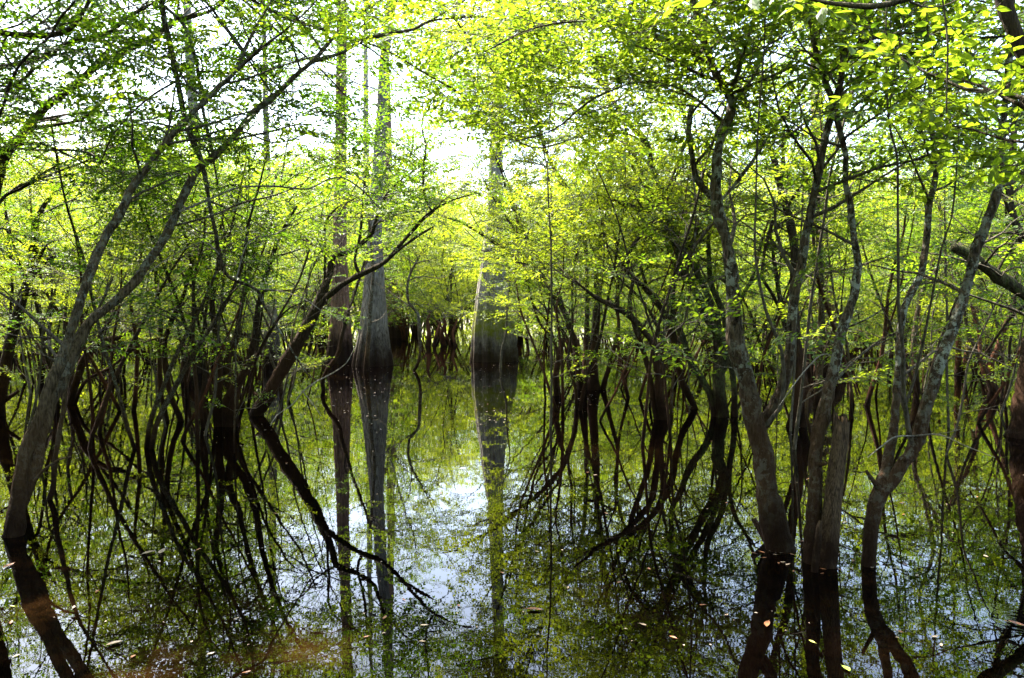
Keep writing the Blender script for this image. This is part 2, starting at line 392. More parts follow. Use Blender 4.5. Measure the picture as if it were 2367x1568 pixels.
tree('lichened_tree', 'slender lichen-spotted stems drooping from the top left through the middle of the left side', 'tree', 1150, [
    ('trunk', '-330,1150,40 -300,700,36 -200,200,30 0,-160,24 200,-230,18 330,-110,15 366,-40,14', 12, dict(dy=.5, zmin=3)),
    ('branch', '366,-40,15 374,8,14 383,63,14 397,123,14 410,186,13 423,254,13 444,321,15 465,372,14 478,431,11 486,482,10 499,541,10 507,589,11 528,640,9 592,669,7 613,712,6 647,767,5 676,813,4 710,864,4 735,880,2.5', 12, dict(dy0=.5, dy=.7, tmin=.1, limbs=(.3, .8))),
    ('branch', '374,10,10 423,55,9 448,118,9 461,194,9 469,254,8 486,330,7 495,380,6 503,427,4', 11, dict(dy0=.52, dy=.75, limbs=(.3, .8))),
    ('branch', '592,669,4 640,672,3.5 700,690,3 745,720,2', 0, dict(dy0=.65, dy=.6, bark=BK_PALE)),
    ('branch', '400,-92,8 520,60,6 600,160,5 680,230,3', 11, dict(dy0=.4, dy=.9)),
    ('branch', '520,-40,7 650,80,5 760,180,4 830,260,3', 12, dict(dy0=.7, dy=1.5)),
    ('branch', '600,10,6 720,60,5 850,110,4 940,190,3', 5, dict(dy0=.9, dy=1.8)),
    ('branch', '410,186,6 340,230,5 270,300,4 230,380,3', 7, dict(dy0=.5, dy=.8)),
    ('branch', '444,321,6 540,300,5 640,330,4 730,300,3', 12, dict(dy0=.6, dy=1.2)),
    ('branch', '735,880,4 700,905,4 676,935,3.5 640,960,3 625,985,2', 0, dict(dy0=.7, dy=.4, bark=BK_PALE)),
    ('branch', '735,880,3.5 770,862,3 800,840,2.5 822,800,2', 0, dict(dy0=.7, dy=.8, bark=BK_PALE)),
    ('branch', '700,905,3 720,930,2.5 742,962,2', 0, dict(dy0=.7, dy=.5, bark=BK_PALE)),
    ('branch', '507,589,4 470,560,3.5 400,590,3 330,640,2.5', 0, dict(dy0=.6, dy=.2, bark=BK_PALE)),
    ('branch', '545,645,4 575,560,3 640,540,3 700,500,2.5', 0, dict(dy0=.6, dy=.9, bark=BK_PALE)),
    ('branch', '330,-110,14 420,-90,12 520,-40,9 600,10,7 680,50,5 760,70,3', 14, dict(dy0=.4, dy=1.2)),
], BK_GREY, LEAFD, dens=.8)
# ------------------------------------------------------------------ left centre
tree('clump_tree', 'dense clump of dark upright stems left of the bent leaning trunk', 'tree', 986, [
    ('trunk', '507,986,26 503,906,22 505,822,18 497,758,16 490,695,14 503,623,12 507,568,10 515,480,7 500,400,5', 8, dict(dy=.2)),
    ('trunk', '533,986,26 537,927,24 524,843,20 545,779,15 558,707,14 571,644,13 592,568,11 620,480,8 640,400,5', 9, dict(dy=.6)),
    ('trunk', '520,990,18 524,927,18 562,864,20 583,805,17 600,695,14 617,631,12 650,540,9 690,470,6', 9, dict(dy=-.3)),
    ('trunk', '545,984,12 553,900,10 590,830,8 640,740,7 690,650,5 720,560,4', 7, dict(dy=.8)),
    ('trunk', '498,985,10 486,900,9 470,800,8 450,700,6 440,600,5 420,520,4', 7, dict(dy=-.5)),
    ('trunk', '540,985,8 575,880,7 610,790,6 660,720,5 700,700,3', 6, dict(dy=-.9)),
], BK_DARK, LEAF, dens=1.1, group=G_MID)
tree('twin_stem_tree', 'two wavy dark stems meeting the water left of the dense stem clump', 'tree', 974, [
    ('trunk', '387,974,12 372,906,12 368,822,11 372,737,10 363,674,9 359,610,8 345,520,6 350,440,4', 9, dict(dy=.4)),
    ('trunk', '418,972,17 397,919,15 385,864,14 380,800,12 393,750,12 423,686,11 440,623,9 470,540,7 480,470,4', 9, dict(dy=-.3)),
], BK_DARK, LEAF, dens=1.1, group=G_MID)
tree('slender_tree', 'single slender dark stem standing just left of the dense stem clump', 'tree', 1040, [
    ('trunk', '458,1040,10 455,980,10 454,900,9 447,820,9 446,740,8 450,640,7 470,560,5 475,480,4', 8, dict(dy=.5)),
], BK_DARK, LEAF, dens=1., group=G_MID)
tree('low_arching_tree', 'low black multi-stemmed tree sprawling over the water behind the leaning tree', 'tree', 935, [
    ('trunk', '160,938,17 175,880,15 195,825,14 235,790,12 290,775,10 340,735,8 390,725,5 440,720,3', 6, dict(zmin=.8)),
    ('trunk', '166,937,14 182,870,13 215,800,11 260,730,9 310,650,7 370,600,5 420,540,4', 8, dict(dy=.6)),
    ('trunk', '152,936,12 135,890,11 110,850,9 90,800,8 60,760,6 35,700,4', 7, dict(dy=.6)),
    ('trunk', '158,934,11 165,850,10 150,770,9 155,680,7 180,600,5', 8, dict(dy=1.)),
    ('trunk', '172,938,9 200,880,9 255,850,8 320,800,6 395,770,4', 6, dict(dy=-.6, zmin=.7)),
], BK_DARK, LEAF, dens=1.1, group=G_MID)
tree('diagonal_tree', 'straight thin dark stem slanting up from the water behind the leaning tree at left', 'tree', 1038, [
    ('trunk', '207,1038,11 214,1005,12 228,970,12 254,898,11 287,830,10 317,771,9 347,716,8 372,669,6 400,620,5 440,560,3', 8, dict(dy=.6)),
], BK_DARK, LEAF, dens=1., limbs=(.4, .9))
tree('bent_tree', 'thick dark trunk bent at the waterline, leaning right before the cypresses with long arms', 'tree', 961, [
    ('trunk', '606,985,30 590,958,34 613,927,33 647,864,33 685,800,32 719,737,27 744,682,21 761,631,17 770,596,15 806,582,14 835,564,13 860,538,11 871,502,8 882,470,7 908,433,6 962,390,4', 12, dict(zmin=2.4, dy=.5)),
    ('branch', '728,720,16 748,694,15 792,658,14 846,629,13 889,607,12 918,575,10 962,524,9 998,488,7 1049,462,4 1090,450,3', 8, dict(dy=.2, zmin=2.5)),
    ('branch', '998,488,6 984,462,6 978,426,6 980,379,6 985,340,5 975,290,4 990,235,3', 10, dict(dy=.2)),
    ('branch', '900,595,7 955,553,7 1002,524,4', 0, dict(tip=False)),
    ('branch', '829,630,9 820,600,8 833,540,7 838,470,6 845,400,4', 5, dict()),
    ('branch', '750,670,7 752,590,6 752,520,6 780,480,5 830,455,3', 5, dict(dy=-.3)),
    ('branch', '860,470,5 840,420,5 800,400,4 740,390,3', 9, dict(dy=.3)),
], BK_DARK, LEAFD, dens=1.0, limbs=(.5, 1.1))
tree('wavy_tree', 'small wavy dark stem in front of the left cypress base', 'tree', 902, [
    ('trunk', '748,902,12 745,885,12 756,855,12 780,822,11 790,780,10 800,740,9 815,690,8 832,640,7 850,580,4', 4, dict(zmin=2.)),
], BK_DARK, LEAF)
tree('wavy_tree', 'winding brown stem standing between the grey cypress and the main cypress', 'tree', 858, [
    ('trunk', '950,868,8 962,850,9 971,818,9 969,770,9 966,725,8 945,700,7 943,650,7 960,610,6 985,565,4 1000,530,3', 5, dict(zmin=2.)),
], BK_BROWN, LEAFY)
tree('thin_sapling', 'thin pale sapling leaning right against the front of the main cypress', 'tree', 850, [
    ('trunk', '1157,850,8 1160,810,7 1170,770,6 1172,705,5 1178,640,4 1160,570,3', 2, dict(zmin=2.2)),
], BK_TWIG, LEAFY)
tree('thin_sapling', 'pale straight sapling in front of the grey cypress base', 'tree', 858, [
    ('trunk', '846,858,13 852,780,11 857,700,9 862,640,8 858,560,6 850,480,4', 3, dict(zmin=2.6)),
], BK_BROWN, LEAF)
# ------------------------------------------------------------------ centre right
tree('broken_stem_tree', 'short dark broken stem with thin whips sprouting right of the main cypress', 'tree', 915, [
    ('trunk', '1287,915,17 1285,870,17 1289,840,17 1294,810,15 1303,785,11', 0, dict(tip=False)),
    ('branch', '1292,812,7 1270,775,7 1245,741,7 1223,669,6 1205,560,6 1176,513,5 1136,451,4 1110,400,3', 9, dict(dy=.6)),
    ('branch', '1290,812,5 1262,740,5 1231,700,4 1210,600,4 1230,520,3', 6, dict(dy=-.3)),
    ('branch', '1300,790,4 1330,700,4 1330,600,3 1350,500,2.5', 6, dict(dy=.4)),
], BK_DARK, LEAFY, dens=1., group=G_MID)
tree('clump_tree', 'dark clump of stems on a swollen base with one straight upright trunk', 'tree', 901, [
    ('trunk', '1372,903,46 1371,880,30 1370,836,24 1376,763,20 1381,691,17 1381,636,16 1390,564,18 1396,486,15 1408,423,13 1412,359,11 1417,296,9 1405,200,6 1400,120,4', 26, dict(dy=.5)),
    ('trunk', '1350,900,22 1351,870,15 1354,800,13 1358,690,12 1354,582,10 1340,480,8 1330,380,5', 10, dict(dy=1.2)),
    ('trunk', '1342,898,18 1334,850,15 1329,800,14 1314,749,14 1296,705,13 1260,665,12 1228,632,12 1161,575,9 1110,540,7 1063,513,5 1020,500,3', 12, dict(dy=.6)),
    ('branch', '1385,575,10 1349,486,10 1303,423,9 1265,359,8 1248,296,7 1218,220,5 1200,150,3', 20, dict(dy=.6)),
    ('trunk', '1395,898,16 1410,840,12 1430,760,10 1425,690,9 1440,610,7 1470,530,6 1480,440,4', 9, dict(dy=-.5)),
    ('branch', '1262,330,7 1190,270,6 1120,250,5 1050,240,3', 22, dict(dy0=.6, dy=.2)),
    ('branch', '1248,296,7 1180,190,6 1110,130,5 1060,80,3', 20, dict(dy0=.6, dy=.8)),
    ('branch', '1245,600,6 1180,470,6 1160,400,5 1130,330,3', 5, dict(dy0=.6, dy=.3)),
    ('branch', '1314,749,8 1290,680,8 1245,600,8 1200,520,7 1180,440,5 1150,360,3', 11, dict(dy=1.0)),
], BK_DARK, LEAFY, dens=1.1, group=G_MID)
tree('forked_tree', 'reddish-based tree of three forking crooked stems standing in open water right of centre', 'tree', 970, [
    ('trunk', '1520,968,18 1513,940,15 1499,854,14 1481,792,13 1463,741,12 1456,691,11 1463,647,10 1448,626,10 1459,575,9 1485,539,8 1517,502,7 1550,450,5 1570,380,3', 8, dict()),
    ('trunk', '1537,972,32 1526,930,20 1521,872,17 1510,800,16 1492,771,16 1466,741,15 1441,720,15 1405,702,12 1376,687,9 1330,650,5', 5, dict(dy=-.5)),
    ('branch', '1528,925,14 1530,880,14 1535,796,13 1517,749,9 1492,705,8 1466,676,6 1430,640,4 1400,560,3', 7, dict(dy=.3)),
    ('branch', '1531,792,9 1546,709,9 1568,636,10 1593,589,10 1629,539,9 1680,480,7 1720,400,5', 6, dict(bark=BK_BROWN, dy=-.3)),
], BK_DARK, LEAFY, dens=1., group=G_MID)
tree('crooked_tree', 'crooked dark trunk leaning left from an elbow at the waterline beside the forking stems', 'tree', 946, [
    ('trunk', '1590,960,14 1606,944,20 1579,890,18 1564,829,18 1553,763,18 1528,713,16 1499,676,14 1466,644,12 1435,600,9 1420,540,6 1400,470,4', 9, dict(dy=.3)),
    ('branch', '1499,676,8 1480,600,7 1500,520,6 1490,440,4', 7, dict(dy=.4)),
], BK_DARK, LEAFY, dens=1., group=G_MID)
tree('clump_tree', 'fan of dark mossy stems leaning left from one root beside the big near trunk', 'tree', 963, [
    ('trunk', '1655,966,24 1650,940,22 1630,890,18 1593,829,18 1579,781,16 1557,738,14 1557,691,12 1561,636,12 1611,539,9 1640,470,6', 6, dict(dy=.5)),
    ('trunk', '1668,968,40 1664,920,33 1662,865,28 1677,821,23 1662,781,20 1637,738,20 1611,684,20 1582,629,19 1564,575,18 1546,528,17 1531,480,15 1522,420,15 1506,380,14 1493,325,13 1468,304,12 1434,262,9 1400,203,8 1366,135,6 1341,63,5 1325,0,4', 22, dict(dy=.2, ext=.5)),
    ('branch', '1550,515,14 1500,490,14 1448,475,10 1420,463,7 1380,450,4', 5, dict(dy0=.1)),
    ('branch', '1677,818,18 1651,720,16 1622,655,16 1593,593,14 1572,564,12 1540,500,10 1500,430,8 1455,340,6 1420,260,4', 12, dict(dy=.9)),
    ('branch', '1684,821,16 1673,727,14 1644,655,13 1637,546,10 1640,473,8 1620,380,6 1590,290,4', 11, dict(dy=1.2)),
    ('trunk', '1698,970,19 1697,890,15 1688,818,14 1700,720,11 1740,640,9 1760,560,7 1790,470,4', 8, dict(dy=1.)),
    ('branch', '1531,480,8 1550,420,8 1590,300,7 1555,200,5 1600,100,4', 10, dict(dy=.6)),
    ('branch', '1400,203,8 1340,150,7 1270,120,6 1190,110,5 1120,90,3', 16, dict(dy0=.2, dy=-1.6, limbs=(.5, 1.2))),
    ('branch', '1434,262,8 1370,270,6 1300,240,5 1230,250,4', 10, dict(dy0=.2, dy=-1.8, limbs=(.5, 1.))),
    ('branch', '1540,505,8 1465,390,7 1440,280,6 1380,170,4 1300,90,3', 10, dict(dy=.9)),
], BK_MOSS, LEAFY, dens=1.1, group=G_MID)
# ------------------------------------------------------------------ near trees, right
tree('big_forked_tree', 'thickest near trunk, lichen-grey, swollen at its base, forking into a short broken limb', 'tree', 1270, [
    ('trunk', '1806,1272,70 1796,1235,66 1782,1180,64 1770,1123,60 1763,1051,56 1748,993,50 1734,930,47 1722,865,42 1702,800,39 1697,727,37 1693,676,34 1689,618,33 1677,546,31 1659,492,30 1654,440,26 1657,402,23 1661,338,22 1680,287,22 1693,237,21 1671,203,19 1646,152,17 1625,85,16 1608,25,15 1590,-40,12', 20, dict(dy=.5, zmin=2.6, ext=.8)),
    ('branch', '1655,462,22 1629,438,17 1608,406,15 1600,359,13 1593,304,13 1598,245,12', 2, dict(dy0=.4, dy=.45, tip=False)),
    ('trunk', '1748,1010,34 1770,970,34 1791,935,32 1816,867,28 1828,785,26 1835,689,24 1854,607,22 1864,540,20 1874,486,20 1891,402,19 1908,317,18 1929,241,17 1944,186,17 1950,127,16 1944,42,15 1944,-40,12', 22, dict(dy0=.15, dy=.4, nobase=True, zmin=2., ext=.8)),
    ('branch', '1770,985,12 1790,960,12 1808,925,11 1808,819,9 1772,723,8 1753,640,7 1745,568,6 1747,465,5 1752,296,5 1764,148,4 1769,42,4', 3, dict(dy0=.1, dy=-.3, zmin=2.4, bark=BK_TWIG)),
    ('branch', '1660,470,9 1684,444,9 1743,368,9 1777,313,8 1828,245,8 1862,194,7 1883,156,6 1933,63,4 1960,10,3', 9, dict(dy0=.4, dy=.9)),
    ('branch', '1646,152,8 1540,90,7 1440,60,6 1330,50,5 1220,70,4 1120,120,3', 34, dict(dy0=.45, dy=.2)),
    ('branch', '1680,287,8 1580,210,7 1480,190,6 1370,230,5 1280,300,4 1180,330,3', 28, dict(dy0=.4, dy=.9)),
    ('branch', '1700,745,4 1740,750,4 1790,760,3 1840,768,2.5', 2, dict(dy0=.3, dy=-.2, limbs=(.25, .5), zmin=.8)),
    ('branch', '1720,860,4 1690,850,3 1650,848,2.5', 1, dict(dy0=.2, dy=-.3, limbs=(.2, .4), zmin=.5)),
    ('branch', '1693,237,9 1740,180,8 1780,90,6 1800,0,5', 9, dict(dy0=.4, dy=.9)),
], BK_GREY, LEAF, dens=1., limbs=(.5, 1.2))
tree('curved_tree', 'slim lichened tree curving up behind the broken post on the right', 'tree', 1300, [
    ('trunk', '1874,1300,38 1878,1230,37 1883,1148,36 1885,1051,35 1903,954,33 1927,858,29 1946,761,26 1972,689,23 1982,616,20 1976,568,18 1967,486,16 1955,423,16 1955,359,15 1942,304,15 1925,237,14 1904,178,14 1887,127,13 1874,51,12 1866,0,11 1860,-50,9', 20, dict(dy=.7, zmin=2.2, ext=.8)),
    ('branch', '1946,761,5 2000,740,5 2060,700,4 2110,640,3', 5, dict(dy0=.4, dy=.1, limbs=(.3, .7))),
    ('branch', '1905,945,7 1935,880,6 1975,835,6 2030,790,5 2090,760,3', 4, dict(dy0=.3, dy=.7, limbs=(.3, .6))),
    ('branch', '1935,830,4 1900,820,4 1850,870,3 1800,940,2', 2, dict(dy0=.3, dy=-.2, bark=BK_PALE, limbs=(.2, .5))),
], BK_GREY, LEAF, dens=1., limbs=(.5, 1.2))
rs = root('broken_post_stump', 'upright broken dead trunk with a jagged orange top standing in the right foreground', 'stump', at(1912, 1310, waterY(1308)))
def snag():
    Y = waterY(1308); P, R = stem3d('1910,1308,52 1914,1280,49 1922,1196,46 1932,1099,42 1946,990,38', Y, .15, base=True)
    P, R = resample(P, R, .06); m = MB(); org = np.array(rs.location)
    def lob(a, P): return 1 + .06 * np.sin(5 * a + 1)[None] + .05 * np.sin(9 * a)[None] * np.ones((len(P), 1))
    tube(m, P, R, 18, .03, False, lob)
    X = np.concatenate(m.v); n = len(P); top = X[(n - 1) * 18:n * 18]
    k = np.arange(18); hgt = .02 + .05 * np.abs(np.sin(k * 1.9)) * rng.uniform(.3, 1.1, 18) + .05 * (np.cos(k / 18 * 6.28 - .3) > .2)
    top[:, 2] += hgt; X[-1, 2] -= .03
    m.v = [X]
    m.build('trunk', BK_SNAG, rs, True, org)
    s = MB(); c = P[-1]
    for j in range(9):
        a = rng.uniform(0, 6.28); r = R[-1] * rng.uniform(.1, .75); b = c + np.array([math.cos(a) * r, math.sin(a) * r, -.04])
        tube(s, np.array([b, b + [0, 0, rng.uniform(.05, .11)]]) , np.array([.012, .003]), 4)
    s.build('splinters', WOOD, rs, False, org)
    sl = MB(); P2, R2 = stem3d('1884,1306,18 1890,1260,17 1893,1220,14 1896,1205,8', Y - .1, base=True); P2, R2 = resample(P2, R2, .05)
    tube(sl, P2, R2, 8, .06, False); sl.build('root_sprout', BK_SNAG, rs, True, org)
m, nt = newmat('raw_wood'); p = N(nt, 'ShaderNodeBsdfPrincipled'); p.inputs['Roughness'].default_value = .8
nt.links.new(ramp(nt, noise(nt, N(nt, 'ShaderNodeTexCoord').outputs['Object'], 30), [(.35, (.16, .06, .02)), (.65, (.42, .22, .09))]), p.inputs['Base Color'])
o_ = N(nt, 'ShaderNodeOutputMaterial'); nt.links.new(p.outputs[0], o_.inputs[0]); WOOD = m
snag()
tree('leaning_tree', 'near dark tree on the right whose two stems part above the water, leaning right', 'tree', 1307, [
    ('trunk', '2009,1307,32 2012,1260,33 2018,1196,37 2034,1135,38 2048,1085,28 2060,1030,24 2067,979,22 2076,858,19 2086,737,18 2105,679,18 2130,631,18 2141,550,16 2149,465,15 2162,402,14 2153,296,12 2150,200,10 2140,100,8 2130,0,6', 22, dict(dy=.9, zmin=2.1, ext=.6)),
    ('trunk', '2030,1150,30 2062,1114,36 2090,1068,35 2115,1032,34 2144,930,28 2173,838,27 2202,761,26 2231,679,25 2252,592,23 2267,550,22 2301,457,20 2314,359,19 2317,296,18 2327,211,16 2335,106,15 2340,0,13 2345,-60,10', 20, dict(dy0=.1, dy=.2, nobase=True, zmin=2.2, ext=.6)),
    ('branch', '2110,1035,14 2102,1000,14 2090,920,12 2087,809,9 2077,713,8 2076,600,7 2075,423,6 2073,359,5 2055,280,5 2047,120,4 2050,0,3', 10, dict(dy0=.1, dy=-.5, zmin=2.4, bark=BK_TWIG)),
    ('branch', '2093,935,8 2112,880,7 2130,809,6 2154,689,5 2178,568,5 2200,500,4 2212,380,4 2216,296,3', 2, dict(dy0=.1, dy=-.4, zmin=2.2, bark=BK_TWIG)),
    ('branch', '2115,1008,4 2070,1010,4 2040,1030,3 2005,1058,2', 0, dict(dy0=.1, dy=-.4, bark=BK_PALE)),
    ('branch', '2115,1008,5 2170,1005,4 2230,1030,3 2300,1058,2', 0, dict(dy0=.1, dy=-.6, bark=BK_PALE)),
    ('branch', '2150,1005,3 2190,1000,2.5 2230,990,2', 0, dict(dy0=.1, dy=-.3, bark=BK_PALE)),
], BK_GREY, LEAF, dens=1., limbs=(.4, 1.1))
tree('right_edge_tree', 'black swollen trunk cut by the right edge at the waterline', 'tree', 1010, [
    ('trunk', '2362,1010,66 2366,950,58 2372,890,50 2385,800,44 2400,700,38 2395,560,32 2360,540,22 2335,465,16 2339,380,15 2344,296,15 2348,211,14 2360,148,14 2372,60,11 2378,-30,8', 20, dict(dy=.5, zmin=2., ext=.7)),
    ('branch', '2398,640,12 2360,560,10 2330,480,9 2290,380,7 2260,280,5', 8, dict(dy=-.4)),
    ('branch', '2398,690,9 2340,730,8 2290,800,6 2250,850,4', 4, dict(dy=.5, zmin=.8)),
], BK_DARK, LEAF, dens=1.1)
tree('mossy_leaning_tree', 'broken mossy trunk slanting in from the right edge at mid height', 'tree', 1110, [
    ('trunk', '2560,1110,50 2540,950,46 2490,820,40 2420,735,34 2367,679,31 2308,640,28 2250,597,26 2202,571,22', 5, dict(tip=False, zmin=1.6, limbs=(.4, .8))),
    ('branch', '2300,636,8 2320,600,7 2345,560,6 2400,500,4', 5, dict()),
], BK_MOSS, LEAF, dens=1.)
tree('foreground_tree', 'black near trunk crossing the top right corner with broad bright leaves hanging from it', 'tree', 1500, [
    ('trunk', '2620,1500,110 2600,1100,100 2560,750,90 2500,480,70 2430,280,50 2385,170,40 2367,127,37 2339,63,37 2318,0,38 2305,-60,36', 0, dict(dy=.25)),
    ('branch', '2420,270,16 2330,230,9 2270,200,7 2220,185,5 2170,180,3', 9, dict(dy0=.15, dy=.5, zmin=1.6, limbs=(.10, .28), depth=0)),
    ('branch', '2440,330,14 2380,330,8 2310,320,6 2250,300,5 2190,290,3', 10, dict(dy0=.15, dy=.6, zmin=1.6, limbs=(.10, .26), depth=0)),
    ('branch', '2460,400,12 2390,410,8 2330,390,6 2270,385,4', 8, dict(dy0=.15, dy=.9, zmin=1.5, limbs=(.10, .26), depth=0)),
], BK_DARK, LEAF, SPR_BIG, .8, limbs=(.25, .5), dens=.9, Y=3.1)
# overhead bough with lobed leaves
tree('overhead_bough_tree', 'tree rooted beyond the right edge whose bare grey bough crosses the top edge', 'tree', 1600, [
    ('trunk', '2900,1600,110 2880,800,90 2850,0,70 2780,-250,50 2600,-200,36', 0, dict(dy=-.2)),
    ('branch', '2600,-200,36 2400,-110,22 2250,-60,16 2094,0,11 2065,8,13 2014,16,14 1972,14,13 1921,8,11 1883,0,9 1830,-20,7 1740,-10,5 1660,15,3', 7, dict(dy0=-.2, dy=.1, tmin=.72, limbs=(.10, .26), depth=0, zmin=1.)),
    ('branch', '2094,0,7 2130,15,5 2180,14,4 2250,-20,3', 0, dict(dy0=0, dy=.2)),
    ('hanging_vine', '2200,-60,5 2179,0,4.5 2187,60,4.5 2191,106,4 2189,190,4 2188,262,3.5', 0, dict(dy0=-.1, dy=-.1)),
], BK_TWIG, LEAF, SPR_BIG, .8, Y=2.9)
# ------------------------------------------------------------------ more stems behind on the right
tree('upright_tree', 'dark upright trunk right behind the big forked tree, forking high to the left', 'tree', 987, [
    ('trunk', '1828,987,26 1845,930,25 1850,850,24 1838,760,22 1836,663,21 1836,571,20 1819,486,18 1802,423,17 1786,359,17 1769,317,16 1743,287,12 1718,211,9 1700,120,6 1690,40,4', 16, dict(dy=.4, ext=.5)),
    ('trunk', '1855,985,22 1866,930,20 1858,880,20 1840,840,16 1812,740,13 1795,640,10 1780,540,7', 8, dict(dy=.9)),
    ('branch', '1760,640,8 1769,571,9 1794,486,9 1807,423,9 1811,359,8 1807,287,6 1764,254,4', 8, dict(dy0=.3, dy=.5)),
    ('branch', '1812,740,8 1790,690,8 1760,640,8', 0, dict(dy0=.7, dy=.3)),
    ('branch', '1786,359,9 1840,300,8 1900,260,6 1980,200,5 2010,120,3', 12, dict(dy=.9)),
], BK_DARK, LEAF, dens=1.1, group=G_MID)
tree('upright_tree', 'straight brown trunk between the big forked tree and the curving lichened tree', 'tree', 945, [
    ('trunk', '1888,945,20 1895,860,18 1898,785,16 1898,665,15 1893,568,14 1888,480,13 1903,400,11 1932,330,9 1960,240,7 2000,140,5 2030,40,4', 18, dict(dy=.5, ext=.5)),
    ('branch', '1892,540,8 1940,470,7 2000,380,6 2050,300,4', 10, dict(dy=.9)),
], BK_BROWN, LEAF, dens=1.1, group=G_MID)
tree('curving_tree', 'tan thin stem curling from the water towards the curved lichened tree', 'tree', 1020, [
    ('trunk', '1876,1020,8 1864,954,8 1868,915,8 1883,893,7 1917,875,7 1965,838,6 2020,800,5 2090,770,3', 4, dict(dy=.3, zmin=.6, limbs=(.3, .6))),
], BK_BROWN, LEAF)
tree('slender_tree', 'tall slender dark stem right of the near leaning pair, red at its foot', 'tree', 868, [
    ('trunk', '2214,870,18 2216,800,15 2221,700,13 2226,600,11 2240,500,9 2225,400,8 2235,300,6 2230,200,4', 18, dict(dy=.5)),
    ('trunk', '2226,868,14 2240,790,12 2262,700,10 2270,600,8 2300,500,6', 10, dict(dy=1.)),
], BK_RED, LEAF, dens=1.1, group=G_MID)
tree('slender_tree', 'brown stem standing between the two near leaning stems on the right', 'tree', 900, [
    ('trunk', '2120,900,15 2112,800,14 2125,700,12 2160,600,11 2175,500,10 2150,400,8 2168,300,7 2200,200,5 2210,100,4', 18, dict(dy=.6)),
    ('branch', '2150,640,7 2210,560,6 2270,480,5', 9, dict()),
], BK_BROWN, LEAF, dens=1.1, group=G_MID)
tree('crooked_tree', 'crooked brown stems beside the right edge trunk', 'tree', 905, [
    ('trunk', '2300,905,16 2290,850,14 2310,790,13 2335,720,11 2350,650,9 2345,560,7 2300,460,5', 12, dict(dy=.6)),
    ('trunk', '2290,905,12 2268,840,11 2262,760,10 2240,690,8 2215,640,6 2200,560,4', 10, dict(dy=.9)),
], BK_RED, LEAF, dens=1.1, group=G_MID)

# ------------------------------------------------------------------ cypresses
def cypress(label, y0, prof, bark, crown=True, Y=None, flute=.10, lean=0., seed=0, topz=13., group='tall cypresses with swollen bases', cut=False):
    """prof: (py, centre px, width px) from the waterline up"""
    r_ = np.random.default_rng(seed); Y = Y or waterY(y0)
    z = [at(c, y, Y)[2] for y, c, w in prof]; x = [at(c, y, Y)[0] for y, c, w in prof]; R = [w / 2 / F * Y for y, c, w in prof]
    z[0] = 0.
    if not cut:
        sl = (x[-1] - x[-2]) / (z[-1] - z[-2]); x.append(x[-1] + sl * (topz - z[-1])); z.append(topz); R.append(R[-1] * .6)
    zs = np.arange(-.4, z[-1], .16); xs = np.interp(zs, z, x); Rs = np.interp(zs, z, R)
    Rs[zs < 0] = R[0] * (1 - zs[zs < 0] * .15); xs = np.convolve(np.pad(xs, 3, 'edge'), np.ones(7) / 7, 'valid')
    P = np.stack([xs, np.full_like(zs, Y), zs], 1)
    ph = r_.uniform(0, 6.28, 4); k1, k2 = int(r_.integers(5, 8)), int(r_.integers(11, 15))
    def lob(a, P):
        zz = P[:, 2][:, None]; amp = np.exp(-np.maximum(zz, 0) / 1.5); amp2 = .25 + .75 * np.exp(-np.maximum(zz, 0) / 3)
        f = np.abs(np.cos(k1 * a[None] / 2 + ph[0] + .10 * zz)) ** .7 - .6
        return 1 + flute * 1.2 * amp * f + .06 * amp2 * np.sin(k2 * a[None] + ph[1] + .15 * zz) + .028 * np.sin(29 * a[None] + ph[2] + .3 * np.sin(zz * 1.3)) * amp2 
    org = np.array([x[0], Y, 0]); o = root('bald_cypress' if not cut else 'cypress_stump', label, 'tree' if not cut else 'stump', org, group if not cut else 'cypress stumps far back in the water')
    m = MB(); tube(m, P, Rs, 96, .012, not cut, lob); m.build('trunk', bark, o, True, org)
    if crown:
        tw, lf, sp_ = MB(), MB(), []
        Pu, Ru = resample(P, Rs, .5)
        side_limbs(tw, sp_, Pu, Ru * .35, crown if crown is not True else 18, 6.4, (1.2, 2.8), .8, 1, -.05)
        place_sprays(lf, tw, sp_, SPR_CYP, 1.3)
        struct(tw.build('twigs', BK_TWIG, o, True, org), 'stuff')
        lf.build('crown', LEAFC, o, False, org)
    return o, P, Rs
cypress('main grey cypress at the centre with a wide dark-stained foot and a green moss band', 834,
        [(834, 1141, 108), (800, 1141, 102), (760, 1140, 97), (705, 1138, 80), (630, 1138, 58), (553, 1140, 44), (488, 1146, 36), (400, 1146, 31), (250, 1150, 27)], BK_CYP, 26, seed=3)
cypress('grey cypress left of centre with a split fluted foot, rising to the top edge', 845,
        [(845, 860, 86), (800, 862, 72), (750, 864, 58), (705, 864, 52), (630, 866, 42), (560, 866, 32), (450, 870, 27), (300, 880, 24), (127, 889, 21), (0, 905, 20)], BK_CYP2, 22, seed=5, flute=.22)
cypress('reddish straight cypress, leftmost of the three grouped left of centre', 839,
        [(839, 786, 66), (800, 787, 55), (720, 787, 42), (560, 785, 30), (300, 788, 25), (0, 790, 22)], BK_CYPR, 22, seed=8)
cypress('brown cypress with mossy foot standing farther back behind the grey fluted one', 781,
        [(781, 916, 54), (740, 914, 44), (690, 908, 33), (560, 903, 23), (400, 898, 18), (200, 895, 14)], BK_CYPR, 12, seed=9)
cypress('slim distant cypress whose bare top shows against the sky behind the tallest two', 772,
        [(772, 850, 30), (700, 848, 18), (300, 846, 12), (100, 845, 10), (0, 845, 9)], BK_CYP, 10, seed=10, topz=19.)
